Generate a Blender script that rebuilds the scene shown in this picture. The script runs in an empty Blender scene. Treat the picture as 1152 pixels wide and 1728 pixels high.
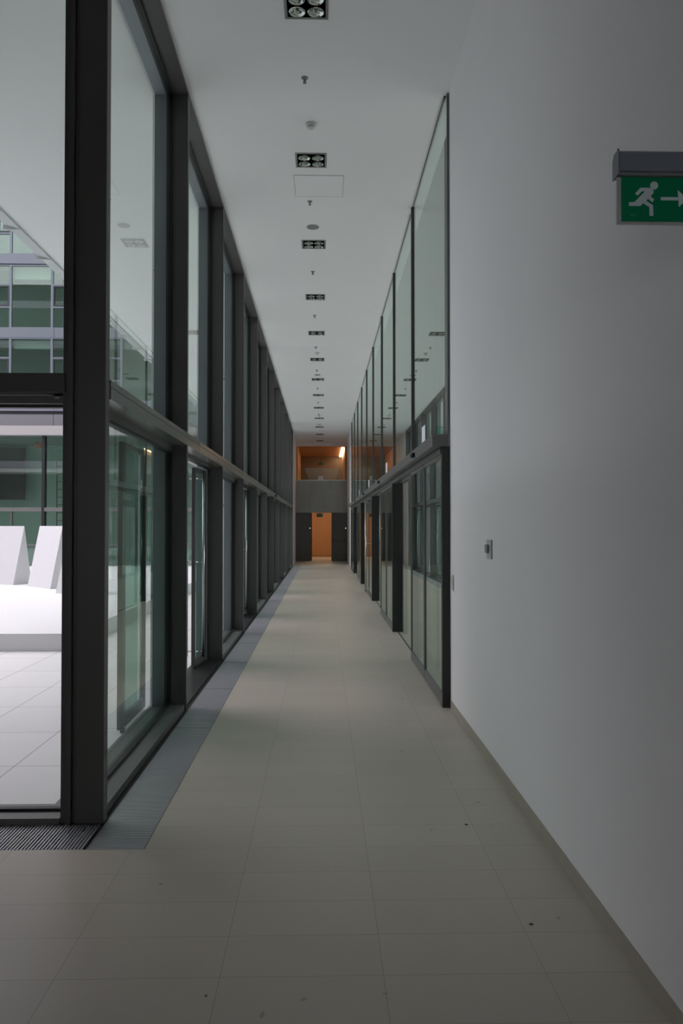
import bpy, bmesh, math, random
from mathutils import Vector, Matrix
random.seed(7)
PI = math.pi
SC = bpy.context.scene
COL = SC.collection

# ------------------------------------------------------------------ camera
F = 1325.0
cam_d = bpy.data.cameras.new('camera')
cam = bpy.data.objects.new('camera', cam_d)
COL.objects.link(cam)
cam_d.sensor_fit = 'VERTICAL'
cam_d.sensor_height = 36.0
cam_d.lens = F * 36.0 / 1728.0
cam_d.clip_start = 0.05
cam_d.clip_end = 300
cam.location = (0, 0, 1.70)
cam.rotation_euler = (PI / 2 + math.atan(24.0 / F), 0, -math.atan(32.0 / F))
SC.camera = cam

# ------------------------------------------------------------------ sky and exposure
W = bpy.data.worlds.new('overcast_sky')
SC.world = W
W.use_nodes = True
bg = W.node_tree.nodes['Background']
bg.inputs[0].default_value = (1.035, 0.975, 1.045, 1)
bg.inputs[1].default_value = 1.0
vs = SC.view_settings
vs.view_transform = 'Standard'
vs.look = 'None'
vs.gamma = 1.0
vs.use_curve_mapping = False
vs.exposure = 1.74
SC.cycles.max_bounces = 12
SC.cycles.diffuse_bounces = 6
SC.cycles.glossy_bounces = 6
SC.cycles.transparent_max_bounces = 40
SC.cycles.use_denoising = True
SC.cycles.sample_clamp_indirect = 6.0

# ------------------------------------------------------------------ materials
def mat(name, color, rough=0.5, metal=0.0, spec=0.5, emit=None, estr=0.0):
    m = bpy.data.materials.new(name)
    m.use_nodes = True
    b = m.node_tree.nodes['Principled BSDF']
    b.inputs['Base Color'].default_value = (*color, 1)
    b.inputs['Roughness'].default_value = rough
    b.inputs['Metallic'].default_value = metal
    b.inputs['Specular IOR Level'].default_value = spec
    if emit:
        b.inputs['Emission Color'].default_value = (*emit, 1)
        b.inputs['Emission Strength'].default_value = estr
    return m

def N(m, t, **k):
    n = m.node_tree.nodes.new(t)
    for a, v in k.items():
        setattr(n, a, v)
    return n

def L(m, a, b):
    m.node_tree.links.new(a, b)

def noisy(m, scale, c1, c2, bump=0.0, stretch=(1, 1, 1), rough=None):
    """small uneven colour of the material itself, optional fine bump"""
    b = m.node_tree.nodes['Principled BSDF']
    tc = N(m, 'ShaderNodeTexCoord')
    mp = N(m, 'ShaderNodeMapping')
    mp.inputs['Scale'].default_value = stretch
    nz = N(m, 'ShaderNodeTexNoise')
    nz.inputs['Scale'].default_value = scale
    nz.inputs['Detail'].default_value = 6
    cr = N(m, 'ShaderNodeMix', data_type='RGBA')
    cr.inputs[6].default_value = (*c1, 1)
    cr.inputs[7].default_value = (*c2, 1)
    L(m, tc.outputs['Object'], mp.inputs[0])
    L(m, mp.outputs[0], nz.inputs['Vector'])
    L(m, nz.outputs['Fac'], cr.inputs[0])
    L(m, cr.outputs[2], b.inputs['Base Color'])
    if bump:
        bp = N(m, 'ShaderNodeBump')
        bp.inputs['Strength'].default_value = bump
        bp.inputs['Distance'].default_value = 0.01
        L(m, nz.outputs['Fac'], bp.inputs['Height'])
        L(m, bp.outputs[0], b.inputs['Normal'])
    if rough:
        mr = N(m, 'ShaderNodeMapRange')
        mr.inputs[3].default_value = rough[0]
        mr.inputs[4].default_value = rough[1]
        L(m, nz.outputs['Fac'], mr.inputs[0])
        L(m, mr.outputs[0], b.inputs['Roughness'])
    return nz, cr

def tiles(name, ca, cb, joint, x0, dx, y0, dy, jw, rough, jstr=0.6, spots=False):
    """stone slabs laid on a regular grid, thin joints, small difference slab to slab"""
    m = mat(name, ca, rough)
    b = m.node_tree.nodes['Principled BSDF']
    tc = N(m, 'ShaderNodeTexCoord')
    sp = N(m, 'ShaderNodeSeparateXYZ')
    L(m, tc.outputs['Object'], sp.inputs[0])

    def mth(op, a, bb=None, cc=None):
        n = N(m, 'ShaderNodeMath', operation=op)
        for i, v in enumerate((a, bb, cc)):
            if v is None:
                continue
            if isinstance(v, (int, float)):
                n.inputs[i].default_value = v
            else:
                L(m, v, n.inputs[i])
        return n.outputs[0]
    res = []
    cell = []
    for ax, o, d in ((0, x0, dx), (1, y0, dy)):
        t = mth('DIVIDE', mth('SUBTRACT', sp.outputs[ax], o), d)
        fr = mth('FRACT', t)
        cell.append(mth('FLOOR', t))
        dist = mth('MULTIPLY', mth('SUBTRACT', 0.5, mth('ABSOLUTE', mth('SUBTRACT', fr, 0.5))), d)
        res.append(mth('LESS_THAN', dist, jw / 2))
    j = mth('MAXIMUM', res[0], res[1])
    cv = N(m, 'ShaderNodeCombineXYZ')
    L(m, cell[0], cv.inputs[0])
    L(m, cell[1], cv.inputs[1])
    wn = N(m, 'ShaderNodeTexWhiteNoise', noise_dimensions='3D')
    L(m, cv.outputs[0], wn.inputs['Vector'])
    nz = N(m, 'ShaderNodeTexNoise')
    nz.inputs['Scale'].default_value = 3.5
    nz.inputs['Detail'].default_value = 8
    L(m, tc.outputs['Object'], nz.inputs['Vector'])
    fac = mth('ADD', mth('MULTIPLY', wn.outputs['Value'], 0.45), mth('MULTIPLY', nz.outputs['Fac'], 0.55))
    mx = N(m, 'ShaderNodeMix', data_type='RGBA')
    mx.inputs[6].default_value = (*ca, 1)
    mx.inputs[7].default_value = (*cb, 1)
    L(m, fac, mx.inputs[0])
    out = mx.outputs[2]
    if spots:
        n2 = N(m, 'ShaderNodeTexNoise')
        n2.inputs['Scale'].default_value = 11
        n2.inputs['Detail'].default_value = 3
        L(m, tc.outputs['Object'], n2.inputs['Vector'])
        s = mth('MULTIPLY', mth('GREATER_THAN', n2.outputs['Fac'], 0.73), 0.4)
        m2 = N(m, 'ShaderNodeMix', data_type='RGBA')
        L(m, s, m2.inputs[0])
        L(m, out, m2.inputs[6])
        m2.inputs[7].default_value = (0.10, 0.075, 0.05, 1)
        out = m2.outputs[2]
    m3 = N(m, 'ShaderNodeMix', data_type='RGBA')
    L(m, mth('MULTIPLY', j, jstr), m3.inputs[0])
    L(m, out, m3.inputs[6])
    m3.inputs[7].default_value = (*joint, 1)
    L(m, m3.outputs[2], b.inputs['Base Color'])
    mr = N(m, 'ShaderNodeMapRange')
    mr.inputs[3].default_value = rough - 0.04
    mr.inputs[4].default_value = rough + 0.10
    L(m, nz.outputs['Fac'], mr.inputs[0])
    L(m, mr.outputs[0], b.inputs['Roughness'])
    return m

def glass_mat(name, tint, boost=1.0):
    """clear pane: light passes straight through with a tint, the front face mirrors by angle"""
    m = bpy.data.materials.new(name)
    m.use_nodes = True
    nt = m.node_tree
    nt.nodes.clear()
    out = N(m, 'ShaderNodeOutputMaterial')
    tr = N(m, 'ShaderNodeBsdfTransparent')
    tr.inputs[0].default_value = (*tint, 1)
    gl = N(m, 'ShaderNodeBsdfGlossy')
    gl.inputs['Roughness'].default_value = 0.0
    gl.inputs[0].default_value = (0.90, 1.0, 0.95, 1)
    fr = N(m, 'ShaderNodeFresnel')
    fr.inputs[0].default_value = 1.5
    ge = N(m, 'ShaderNodeNewGeometry')
    # both faces of the pane together: 2F / (1 + F)
    a = N(m, 'ShaderNodeMath', operation='MULTIPLY')
    a.inputs[1].default_value = 2.0 * boost
    b = N(m, 'ShaderNodeMath', operation='ADD')
    b.inputs[1].default_value = 1.0
    c = N(m, 'ShaderNodeMath', operation='DIVIDE')
    d = N(m, 'ShaderNodeMath', operation='SUBTRACT')
    d.inputs[0].default_value = 1.0
    e = N(m, 'ShaderNodeMath', operation='MULTIPLY', use_clamp=True)
    L(m, fr.outputs[0], a.inputs[0])
    L(m, fr.outputs[0], b.inputs[0])
    L(m, a.outputs[0], c.inputs[0])
    L(m, b.outputs[0], c.inputs[1])
    L(m, ge.outputs['Backfacing'], d.inputs[1])
    L(m, c.outputs[0], e.inputs[0])
    L(m, d.outputs[0], e.inputs[1])
    mx = N(m, 'ShaderNodeMixShader')
    L(m, e.outputs[0], mx.inputs[0])
    L(m, tr.outputs[0], mx.inputs[1])
    L(m, gl.outputs[0], mx.inputs[2])
    L(m, mx.outputs[0], out.inputs[0])
    return m

M = {}
M['frame'] = mat('dark_bronze_metal', (0.080, 0.077, 0.075), 0.42, 0.0, 0.5)
M['outer'] = mat('outer_cap_lit_metal', (0.42, 0.45, 0.50), 0.45)  # paler than the frame: courtyard light put into the colour
M['beam'] = mat('transom_lit_metal', (0.17, 0.172, 0.160), 0.25)  # frame metal lightened: light reflected along the corridor put into the colour
M['lobby'] = mat('dark_lobby_wall', (0.16, 0.155, 0.15), 0.8)
M['gasket'] = mat('black_rubber', (0.008, 0.009, 0.009), 0.5)
M['black'] = mat('black_metal', (0.012, 0.013, 0.013), 0.35)
M['header'] = mat('grey_metal', (0.13, 0.13, 0.128), 0.4)
M['steel'] = mat('satin_steel', (0.62, 0.60, 0.57), 0.25, 1.0)
M['grate'] = mat('aluminium_bar', (0.52, 0.53, 0.56), 0.38, 0.4)
M['mat_dark'] = mat('dark_doormat', (0.016, 0.017, 0.017), 0.35)
noisy(M['mat_dark'], 8, (0.010, 0.011, 0.011), (0.035, 0.036, 0.036), stretch=(1, 6, 1))
M['plaster'] = mat('white_plaster', (0.74, 0.73, 0.74), 0.85)
noisy(M['plaster'], 1.4, (0.80, 0.785, 0.80), (0.84, 0.825, 0.84))
M['ceil'] = mat('ceiling_plaster', (0.78, 0.79, 0.79), 0.85)
noisy(M['ceil'], 0.9, (0.84, 0.84, 0.84), (0.88, 0.88, 0.88))
M['skirt'] = mat('limestone_skirting', (0.40, 0.36, 0.30), 0.5)
noisy(M['skirt'], 6, (0.34, 0.305, 0.25), (0.42, 0.38, 0.32))
M['floor'] = tiles('limestone_floor', (0.46, 0.42, 0.355), (0.53, 0.485, 0.415), (0.24, 0.215, 0.18),
                   0.232, 0.619, 3.0, 0.2984, 0.0045, 0.36, 0.5, True)
M['paving'] = tiles('pale_paving', (0.68, 0.68, 0.68), (0.76, 0.76, 0.76), (0.20, 0.20, 0.20),
                    -2.18, 0.69, 7.49, 0.92, 0.008, 0.6, 0.8)
M['white'] = mat('white_lacquer', (0.62, 0.62, 0.635), 0.5)
M['stone_w'] = mat('white_stone', (0.74, 0.74, 0.745), 0.6)
M['cover'] = mat('smooth_white_cover', (0.58, 0.59, 0.60), 0.5)
M['fascia'] = mat('white_fascia', (0.34, 0.33, 0.33), 0.6)
M['clad'] = mat('lavender_grey_cladding', (0.150, 0.155, 0.195), 0.45)
M['clad2'] = mat('grey_cladding', (0.145, 0.145, 0.165), 0.5)
M['dline'] = mat('shadow_gap_metal', (0.02, 0.022, 0.03), 0.5)
M['lamp_silver'] = mat('faceted_reflector', (0.60, 0.65, 0.62), 0.05, 1.0)
M['bulb'] = mat('bulb_glass', (0.5, 0.52, 0.50), 0.05, 0.6)
M['grey_pl'] = mat('light_grey_plastic', (0.45, 0.45, 0.44), 0.5)
M['dgrey_pl'] = mat('mid_grey_plastic', (0.24, 0.24, 0.24), 0.45)
M['off_white'] = mat('off_white_plastic', (0.62, 0.62, 0.58), 0.5)
M['void'] = mat('matt_black', (0.002, 0.002, 0.002), 1.0, 0, 0.0)
M['paper'] = mat('white_paper', (0.85, 0.86, 0.90), 0.7)
M['housing'] = mat('slate_grey_housing', (0.20, 0.215, 0.27), 0.45)
M['green'] = mat('exit_green', (0.0, 0.23, 0.10), 0.6, 0, 0.15)
M['green_lo'] = mat('dull_exit_green', (0.01, 0.09, 0.06), 0.4)
M['picto'] = mat('pictogram_white', (0.70, 0.78, 0.82), 0.5)
M['acryl'] = mat('frosted_edge', (0.50, 0.50, 0.50), 0.3)
M['panel_st'] = mat('dull_steel_cladding', (0.16, 0.155, 0.145), 0.33, 0.75)
noisy(M['panel_st'], 0.9, (0.26, 0.255, 0.24), (0.42, 0.41, 0.39), 0.25, (3.2, 1, 0.45), (0.24, 0.42))
M['panel_dk'] = mat('dark_steel_panel', (0.13, 0.13, 0.122), 0.4, 0.4)
M['wood'] = mat('orange_wood', (0.50, 0.21, 0.06), 0.45)
noisy(M['wood'], 2.5, (0.46, 0.255, 0.125), (0.54, 0.30, 0.15), 0, (1, 1, 0.15))
M['brown'] = mat('brown_wall', (0.15, 0.12, 0.09), 0.6)
M['warm_ceiling'] = mat('warm_ceiling_board', (0.44, 0.28, 0.16), 0.6)
M['strip'] = mat('strip_light_lens', (0.9, 0.8, 0.7), 0.5, 0, 0.5, (1.0, 0.66, 0.40), 8.0)
M['wall_in'] = mat('grey_green_wall', (0.52, 0.60, 0.57), 0.7)
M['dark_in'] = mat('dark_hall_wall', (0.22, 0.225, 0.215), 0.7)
M['orange'] = mat('orange_matt', (0.65, 0.16, 0.05), 0.5)
M['debris'] = mat('dry_leaf', (0.10, 0.035, 0.015), 0.7)
M['leafg'] = mat('grey_blind', (0.50, 0.50, 0.46), 0.7)
M['glass'] = glass_mat('green_tint_glass', (0.915, 0.965, 0.945))
M['glass_door'] = glass_mat('deep_green_tint_glass', (0.70, 0.86, 0.80))
M['glass_deep'] = glass_mat('dark_green_glass', (0.58, 0.76, 0.68))
M['glass_far'] = glass_mat('reflective_glass', (0.68, 0.79, 0.74), 1.5)

# banded courtyard walls (only seen mirrored in panes): window strips between plain bands
def banded():
    m = mat('banded_wall', (0.3, 0.3, 0.3), 0.5)
    b = m.node_tree.nodes['Principled BSDF']
    tc = N(m, 'ShaderNodeTexCoord')
    sp = N(m, 'ShaderNodeSeparateXYZ')
    L(m, tc.outputs['Object'], sp.inputs[0])
    d = N(m, 'ShaderNodeMath', operation='DIVIDE'); d.inputs[1].default_value = 3.2
    a = N(m, 'ShaderNodeMath', operation='SUBTRACT'); a.inputs[1].default_value = 6.9
    f = N(m, 'ShaderNodeMath', operation='FRACT')
    g = N(m, 'ShaderNodeMath', operation='LESS_THAN'); g.inputs[1].default_value = 0.82
    L(m, sp.outputs[2], a.inputs[0]); L(m, a.outputs[0], d.inputs[0]); L(m, d.outputs[0], f.inputs[0]); L(m, f.outputs[0], g.inputs[0])
    mx = N(m, 'ShaderNodeMix', data_type='RGBA')
    mx.inputs[6].default_value = (0.36, 0.36, 0.40, 1)
    mx.inputs[7].default_value = (0.10, 0.12, 0.11, 1)
    L(m, g.outputs[0], mx.inputs[0]); L(m, mx.outputs[2], b.inputs['Base Color'])
    return m
M['banded'] = banded()

# ------------------------------------------------------------------ mesh helpers
def box(bm, x0, x1, y0, y1, z0, z1, mi=0):
    vs_ = [bm.verts.new((x, y, z)) for z in (z0, z1) for y in (y0, y1) for x in (x0, x1)]
    fs = [(0, 2, 3, 1), (4, 5, 7, 6), (0, 1, 5, 4), (2, 6, 7, 3), (0, 4, 6, 2), (1, 3, 7, 5)]
    for f in fs:
        fc = bm.faces.new([vs_[i] for i in f])
        fc.material_index = mi
    return vs_

def cyl(bm, p, r0, r1, h, seg=24, axis='Z', mi=0, caps=True):
    """truncated cone from p along axis"""
    rings = []
    for t, r in ((0, r0), (h, r1)):
        ring = []
        for i in range(seg):
            a = 2 * PI * i / seg
            u, v = math.cos(a) * r, math.sin(a) * r
            c = {'Z': (u, v, t), 'X': (t, u, v), 'Y': (v, t, u)}[axis]
            ring.append(bm.verts.new((p[0] + c[0], p[1] + c[1], p[2] + c[2])))
        rings.append(ring)
    for i in range(seg):
        f = bm.faces.new((rings[0][i], rings[0][(i + 1) % seg], rings[1][(i + 1) % seg], rings[1][i]))
        f.smooth = True
        f.material_index = mi
    if caps:
        bm.faces.new(rings[0][::-1]).material_index = mi
        bm.faces.new(rings[1]).material_index = mi

def lathe(bm, p, prof, seg=24, mi=0, flip=1):
    """profile (r, z) turned about a vertical axis through p"""
    rings = []
    for r, z in prof:
        rings.append([bm.verts.new((p[0] + r * math.cos(2 * PI * i / seg), p[1] + r * math.sin(2 * PI * i / seg), p[2] + z)) for i in range(seg)])
    for a, b in zip(rings, rings[1:]):
        for i in range(seg):
            f = bm.faces.new((a[i], a[(i + 1) % seg], b[(i + 1) % seg], b[i]))
            f.smooth = True
            f.material_index = mi
    bm.faces.new(rings[0]).material_index = mi
    bm.faces.new(rings[-1]).material_index = mi

def prism(bm, pts, axis, a0, a1, mi=0):
    """polygon pts (u, v) extruded along axis between a0 and a1"""
    def P(u, v, t):
        return {'X': (t, u, v), 'Y': (u, t, v), 'Z': (u, v, t)}[axis]
    A = [bm.verts.new(P(u, v, a0)) for u, v in pts]
    B = [bm.verts.new(P(u, v, a1)) for u, v in pts]
    n = len(pts)
    bm.faces.new(A[::-1]).material_index = mi
    bm.faces.new(B).material_index = mi
    for i in range(n):
        bm.faces.new((A[i], A[(i + 1) % n], B[(i + 1) % n], B[i])).material_index = mi

def obj(name, bm, m, parent=None, loc=None, bevel=0.0, seg=2):
    bmesh.ops.recalc_face_normals(bm, faces=bm.faces)
    me = bpy.data.meshes.new(name)
    bm.to_mesh(me)
    bm.free()
    for x in (m if isinstance(m, (list, tuple)) else [m]):
        me.materials.append(x)
    o = bpy.data.objects.new(name, me)
    COL.objects.link(o)
    if loc:
        o.location = loc
    if parent:
        o.parent = parent
    if bevel:
        b = o.modifiers.new('bevel', 'BEVEL')
        b.width = bevel
        b.segments = seg
        b.limit_method = 'ANGLE'
    return o

def bx(name, d, m, parent=None, bevel=0.0):
    """one box mesh; d in world (or parent-local) coordinates"""
    bm = bmesh.new()
    box(bm, *d)
    return obj(name, bm, m, parent, None, bevel)

def empty(name, loc=(0, 0, 0), rz=0.0):
    o = bpy.data.objects.new(name, None)
    o.empty_display_size = 0.1
    COL.objects.link(o)
    o.location = loc
    o.rotation_euler = (0, 0, rz)
    return o

def tag(o, label, cat, group=None, kind=None):
    o['label'] = label
    o['category'] = cat
    if group:
        o['group'] = group
    if kind:
        o['kind'] = kind
    return o

def struct(o, label=None):
    o['kind'] = 'structure'
    if label:
        o['label'] = label
    return o

def copy_tree(o, parent=None):
    c = o.copy()
    COL.objects.link(c)
    c.parent = parent
    for ch in [q for q in bpy.data.objects if q.parent == o]:
        copy_tree(ch, c)
    return c

ORD = ['first', 'second', 'third', 'fourth', 'fifth', 'sixth', 'seventh', 'eighth', 'ninth', 'tenth', 'eleventh', 'twelfth', 'thirteenth', 'fourteenth', 'fifteenth', 'sixteenth', 'seventeenth', 'eighteenth', 'nineteenth']

# ------------------------------------------------------------------ key dimensions (metres)
H = 5.81            # ceiling height
D = 2.633           # bay
Y0 = 7.40           # first inner mullion
YC = 4.66           # corner
YE = Y0 + 10 * D    # end of the left glazing, 33.73
YW = 38.4           # end wall
XI = -1.268         # inner edge of the left mullions
XG = -1.435         # left glass
XO = -1.60          # outer edge
XR = 1.167          # right glass
XW = 1.20           # right wall face
ZT0, ZT1 = 2.455, 2.57
def yk(k):
    return Y0 + k * D

# ------------------------------------------------------------------ floor, ceilings, walls
bm = bmesh.new()
box(bm, -0.935, 8.0, -5, 46, -0.15, 0)
box(bm, -6.8, -0.935, -5, 4.19, -0.15, 0)
box(bm, -2.2, -0.935, YE + 0.02, 46, -0.15, 0)
struct(obj('floor', bm, M['floor']))
bx('floor_trench', (-6.8, -0.935, 4.19, 33.75, -0.14, -0.05), M['gasket'])['kind'] = 'structure'
bx('floor_courtyard', (-26.5, XO, 4.72, 33.75, -0.15, 0.0), M['paving'])['kind'] = 'structure'

bm = bmesh.new()
box(bm, XO - 0.0, 8.0, 0.5, YC + 0.04, H, H + 0.3)
box(bm, XO, 1.3, YC + 0.04, yk(4) - 0.006, H, H + 0.3)
box(bm, XO, 1.3, yk(4) + 0.006, YW + 0.1, H, H + 0.3)
box(bm, XO, 1.3, yk(4) - 0.006, yk(4) + 0.006, H + 0.012, H + 0.3)
struct(obj('ceiling', bm, M['ceil']))
bm = bmesh.new()
box(bm, -6.8, 8.0, -5, 0.5, H, H + 0.3)
box(bm, -6.8, XO, 0.5, YC + 0.04, H, H + 0.3)
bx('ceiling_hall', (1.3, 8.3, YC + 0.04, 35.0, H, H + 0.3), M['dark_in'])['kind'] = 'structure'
struct(obj('ceiling_lobby', bm, M['lobby']))
bx('wall_lobby_light_block', (-6.8, -2.5, YC - 0.1, YC + 0.04, 0, H), M['lobby'])['kind'] = 'structure'  # unseen solid wall added to keep courtyard light out of the lobby
bm = bmesh.new()
box(bm, -4.15, XO, YC + 0.04, YE + 0.4, H, H + 0.3)
box(bm, -26.5, -4.15, YC + 0.04, 7.2, H, H + 0.3)
struct(obj('ceiling_outside', bm, M['ceil']), 'white soffit over the courtyard edge')

bx('wall_right', (XW, XW + 0.35, -5, Y0 - 0.05, 0, H), M['plaster'])['kind'] = 'structure'
bx('wall_right_end', (XW, XW + 0.35, yk(9) + 0.04, YW + 0.3, 0, H), M['plaster'])['kind'] = 'structure'
bx('wall_left_end', (XO, -1.30, YE + 0.03, YW + 0.3, 0, H), M['plaster'])['kind'] = 'structure'
bm = bmesh.new()
box(bm, -6.8, XW + 0.35, -5.3, -5, 0, 0.9)
box(bm, -6.8, XW + 0.35, -5.3, -5, 2.9, H)
box(bm, -6.8, -3.0, -5.3, -5, 0.9, 2.9)
box(bm, -0.4, XW + 0.35, -5.3, -5, 0.9, 2.9)
struct(obj('wall_back', bm, M['lobby']))
bx('window_added_backlight', (-3.0, -0.4, -5.16, -5.14, 0.9, 2.9), M['glass'])['kind'] = 'structure'  # added unseen opening, lets daylight in from behind to brighten post and sign
bx('wall_lobby_left', (-7.1, -6.8, -5.3, YC + 0.04, 0, H), M['lobby'])['kind'] = 'structure'
bx('baseboard_right', (XW - 0.003, XW, -5, Y0 - 0.05, 0, 0.078), M['skirt'])['kind'] = 'structure'
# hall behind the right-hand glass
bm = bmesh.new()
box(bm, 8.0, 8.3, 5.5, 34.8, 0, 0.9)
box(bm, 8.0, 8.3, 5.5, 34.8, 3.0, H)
for k in range(12):  # unseen openings between piers, added to bring daylight into the corridor
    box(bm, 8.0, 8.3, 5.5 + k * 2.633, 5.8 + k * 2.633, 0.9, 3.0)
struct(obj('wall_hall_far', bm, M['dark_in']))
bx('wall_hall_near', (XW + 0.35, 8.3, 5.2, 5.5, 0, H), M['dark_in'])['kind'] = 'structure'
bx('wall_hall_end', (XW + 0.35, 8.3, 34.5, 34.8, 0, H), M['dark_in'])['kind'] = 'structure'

# upper storeys that close the courtyard
bm = bmesh.new()
box(bm, -4.10, 8.0, -5, YE + 14, H + 0.3, 21)
struct(obj('wall_upper_right', bm, M['banded']))
bx('wall_upper_near', (-27, -4.10, -5, 4.6, H + 0.3, 21), M['banded'])['kind'] = 'structure'
bx('wall_courtyard_left', (-27, -26.5, 4.0, 34, -0.1, 7.0), M['banded'])['kind'] = 'structure'  # unseen wall, cut low so more sky light gets in
bx('wall_courtyard_near', (-26.5, -6.8, YC - 0.1, YC + 0.04, -0.1, H + 0.3), M['fascia'])['kind'] = 'structure'

# ------------------------------------------------------------------ left glazing
wn = [0]
def window(y0, y1, door):
    """one bay of the left curtain wall, inner mullion at its far end"""
    wn[0] += 1
    r = empty('window_%d' % wn[0], (XG, (y0 + y1) / 2, 0))
    struct(r)
    ox, oy = XG, (y0 + y1) / 2
    def B(name, x0, x1, a, b, z0, z1, m, bev=0.0):
        return bx(name, (x0 - ox, x1 - ox, a - oy, b - oy, z0, z1), m, r, bev)
    a, b = y0 + 0.03, y1 - 0.03
    bm = bmesh.new()                       # mullion: deep fin, glazing slot, outer cap
    box(bm, XI - 0.145 - ox, XI - ox, y1 - 0.03 - oy, y1 + 0.03 - oy, 0, H)
    box(bm, -1.46 - ox, XI - 0.145 - ox, y1 - 0.022 - oy, y1 + 0.022 - oy, 0, H)
    obj('mullion', bm, M['frame'], r, None, 0.002, 1)
    bm = bmesh.new()
    box(bm, XO - ox, -1.465 - ox, y1 - 0.035 - oy, y1 + 0.035 - oy, 0, H)
    obj('outer_cap', bm, M['outer'], r, None, 0.002, 1)
    bm = bmesh.new()
    box(bm, XO + 0.002 - ox, -1.465 - ox, a - oy + 0.01, b - oy - 0.01, H - 0.05, H - 0.036)
    obj('outer_cap', bm, M['outer'], r)
    bm = bmesh.new()                       # transom, a groove along its face
    box(bm, XO - ox, XI + 0.010 - ox, a - oy, b - oy, ZT0, ZT0 + 0.068)
    box(bm, XO - ox, XI + 0.004 - ox, a - oy, b - oy, ZT0 + 0.068, ZT0 + 0.074)
    box(bm, XO - ox, XI + 0.010 - ox, a - oy, b - oy, ZT0 + 0.074, ZT1)
    box(bm, XI + 0.001 - ox, XI + 0.010 - ox, b - oy, b + 0.06 - oy, ZT0, ZT0 + 0.068)
    box(bm, XI + 0.001 - ox, XI + 0.010 - ox, b - oy, b + 0.06 - oy, ZT0 + 0.074, ZT1)
    obj('transom', bm, M['beam'], r)
    B('top_beam', XO, XI, a, b, H - 0.035, H - 0.001, M['frame'])
    bm = bmesh.new()
    box(bm, XO - ox, -1.285 - ox, a - oy, b - oy, -0.05, 0.038 if not door else 0.012)
    box(bm, -1.285 - ox, -1.245 - ox, y0 - oy, y1 - oy, -0.05, -0.012, 1)
    obj('sill', bm, [M['mat_dark'] if door else M['header'], M['gasket']], r)
    def gasket(z0, z1):
        bm = bmesh.new()
        x0, x1 = XG - 0.03 - ox, XG + 0.028 - ox
        w = 0.022
        box(bm, x0, x1, a - oy, b - oy, z0, z0 + w)
        box(bm, x0, x1, a - oy, b - oy, z1 - w, z1)
        box(bm, x0, x1, a - oy, a + w - oy, z0 + w, z1 - w)
        box(bm, x0, x1, b - w - oy, b - oy, z0 + w, z1 - w)
        obj('glazing_bead', bm, M['gasket'], r)
    gasket(ZT1, H - 0.035)
    B('upper_pane', XG - 0.010, XG + 0.010, a + 0.01, b - 0.01, ZT1 + 0.01, H - 0.045, M['glass'])
    if not door:
        B('lower_frame', XG - 0.035, XG + 0.03, a, b, ZT0 - 0.05, ZT0, M['frame'])
        gasket(0.038, ZT0 - 0.05)
        B('lower_pane', XG - 0.010, XG + 0.010, a + 0.01, b - 0.01, 0.045, ZT0 - 0.058, M['glass'])
    else:
        B('door_head', XG - 0.035, XG + 0.03, a, b, ZT0 - 0.035, ZT0, M['gasket'])
    return r

window(YC + 0.0, Y0, False)
for b_ in range(10):
    window(yk(b_), yk(b_ + 1), b_ % 2 == 0)

# door leaves of the left glazing: framed glass with tall pull bars on both sides
def leaf_parts(root, w, ztop=2.40, bars=True):
    """leaf built from the hinge at the root's origin along +Y"""
    bm = bmesh.new()
    t = 0.022
    sw = 0.04 if bars else 0.10
    box(bm, -t, t, 0, 0.045, 0.025, ztop)
    box(bm, -t, t, w - sw, w, 0.025, ztop)
    box(bm, -t, t, 0.045, w - 0.04, ztop - 0.05, ztop)
    box(bm, -t, t, 0.045, w - 0.04, 0.025, 0.12)
    lf = obj('door_leaf', bm, M['frame'], root, None, 0.006)
    bx('glass_pane', (-0.006, 0.006, 0.04, w - 0.035, 0.11, ztop - 0.045), M['glass_door'] if bars else M['glass_deep'], lf)
    for s in ((-1, 1) if bars else ()):
        bm = bmesh.new()
        xx = s * 0.10
        cyl(bm, (xx, w - 0.10, 0.14), 0.014, 0.014, 2.22, 16)
        for z in (0.20, 1.27, 2.27):
            cyl(bm, (min(xx, 0) if s < 0 else 0.0, w - 0.10, z), 0.008, 0.008, 0.10, 12, 'X')
        obj('pull_handle', bm, M['steel'], lf)
    bm = bmesh.new()
    cyl(bm, (-0.02, w - 0.03, 0.0), 0.022, 0.022, 0.055, 14)
    obj('door_stop', bm, M['gasket'], lf)
    return lf

dn = 0
for b_ in (0, 2, 4, 6, 8):
    dn += 1
    r = struct(empty('door_%d' % dn, (-1.49, yk(b_ + 1) - 0.05, 0.0), PI + math.radians(-4.0)))
    leaf_parts(r, 0.62)
    if b_ == 0:
        dn += 1
        r = struct(empty('door_%d' % dn, (-1.665, yk(b_) - 0.03, 0.0), PI))
        leaf_parts(r, 0.86, 2.40, False)
# ------------------------------------------------------------------ corner and front glazing (faces the camera)
r = struct(empty('window_front', (-1.55, YC, 0)))
def B(name, d, m, bev=0.0):
    x0, x1, y0, y1, z0, z1 = d
    return bx(name, (x0 + 1.55, x1 + 1.55, y0 - YC, y1 - YC, z0, z1), m, r, bev)
B('corner_post', (-1.412, -1.250, YC - 0.115, YC - 0.03, 0, H), M['frame'], 0.004)
bm = bmesh.new()
for x0, x1, y0, y1 in ((-1.436, -1.412, YC - 0.09, YC + 0.03), (-1.470, -1.436, YC - 0.12, YC + 0.03), (-1.497, -1.470, YC - 0.105, YC + 0.03)):
    box(bm, x0 + 1.55, x1 + 1.55, y0 - YC, y1 - YC, 0, H)
obj('frame_post', bm, M['frame'], r, None, 0.003)
B('transom', (-2.5, -1.48, YC - 0.13, YC + 0.12, ZT0 + 0.015, ZT1 + 0.01), M['frame'], 0.002)
bm = bmesh.new()
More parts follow.
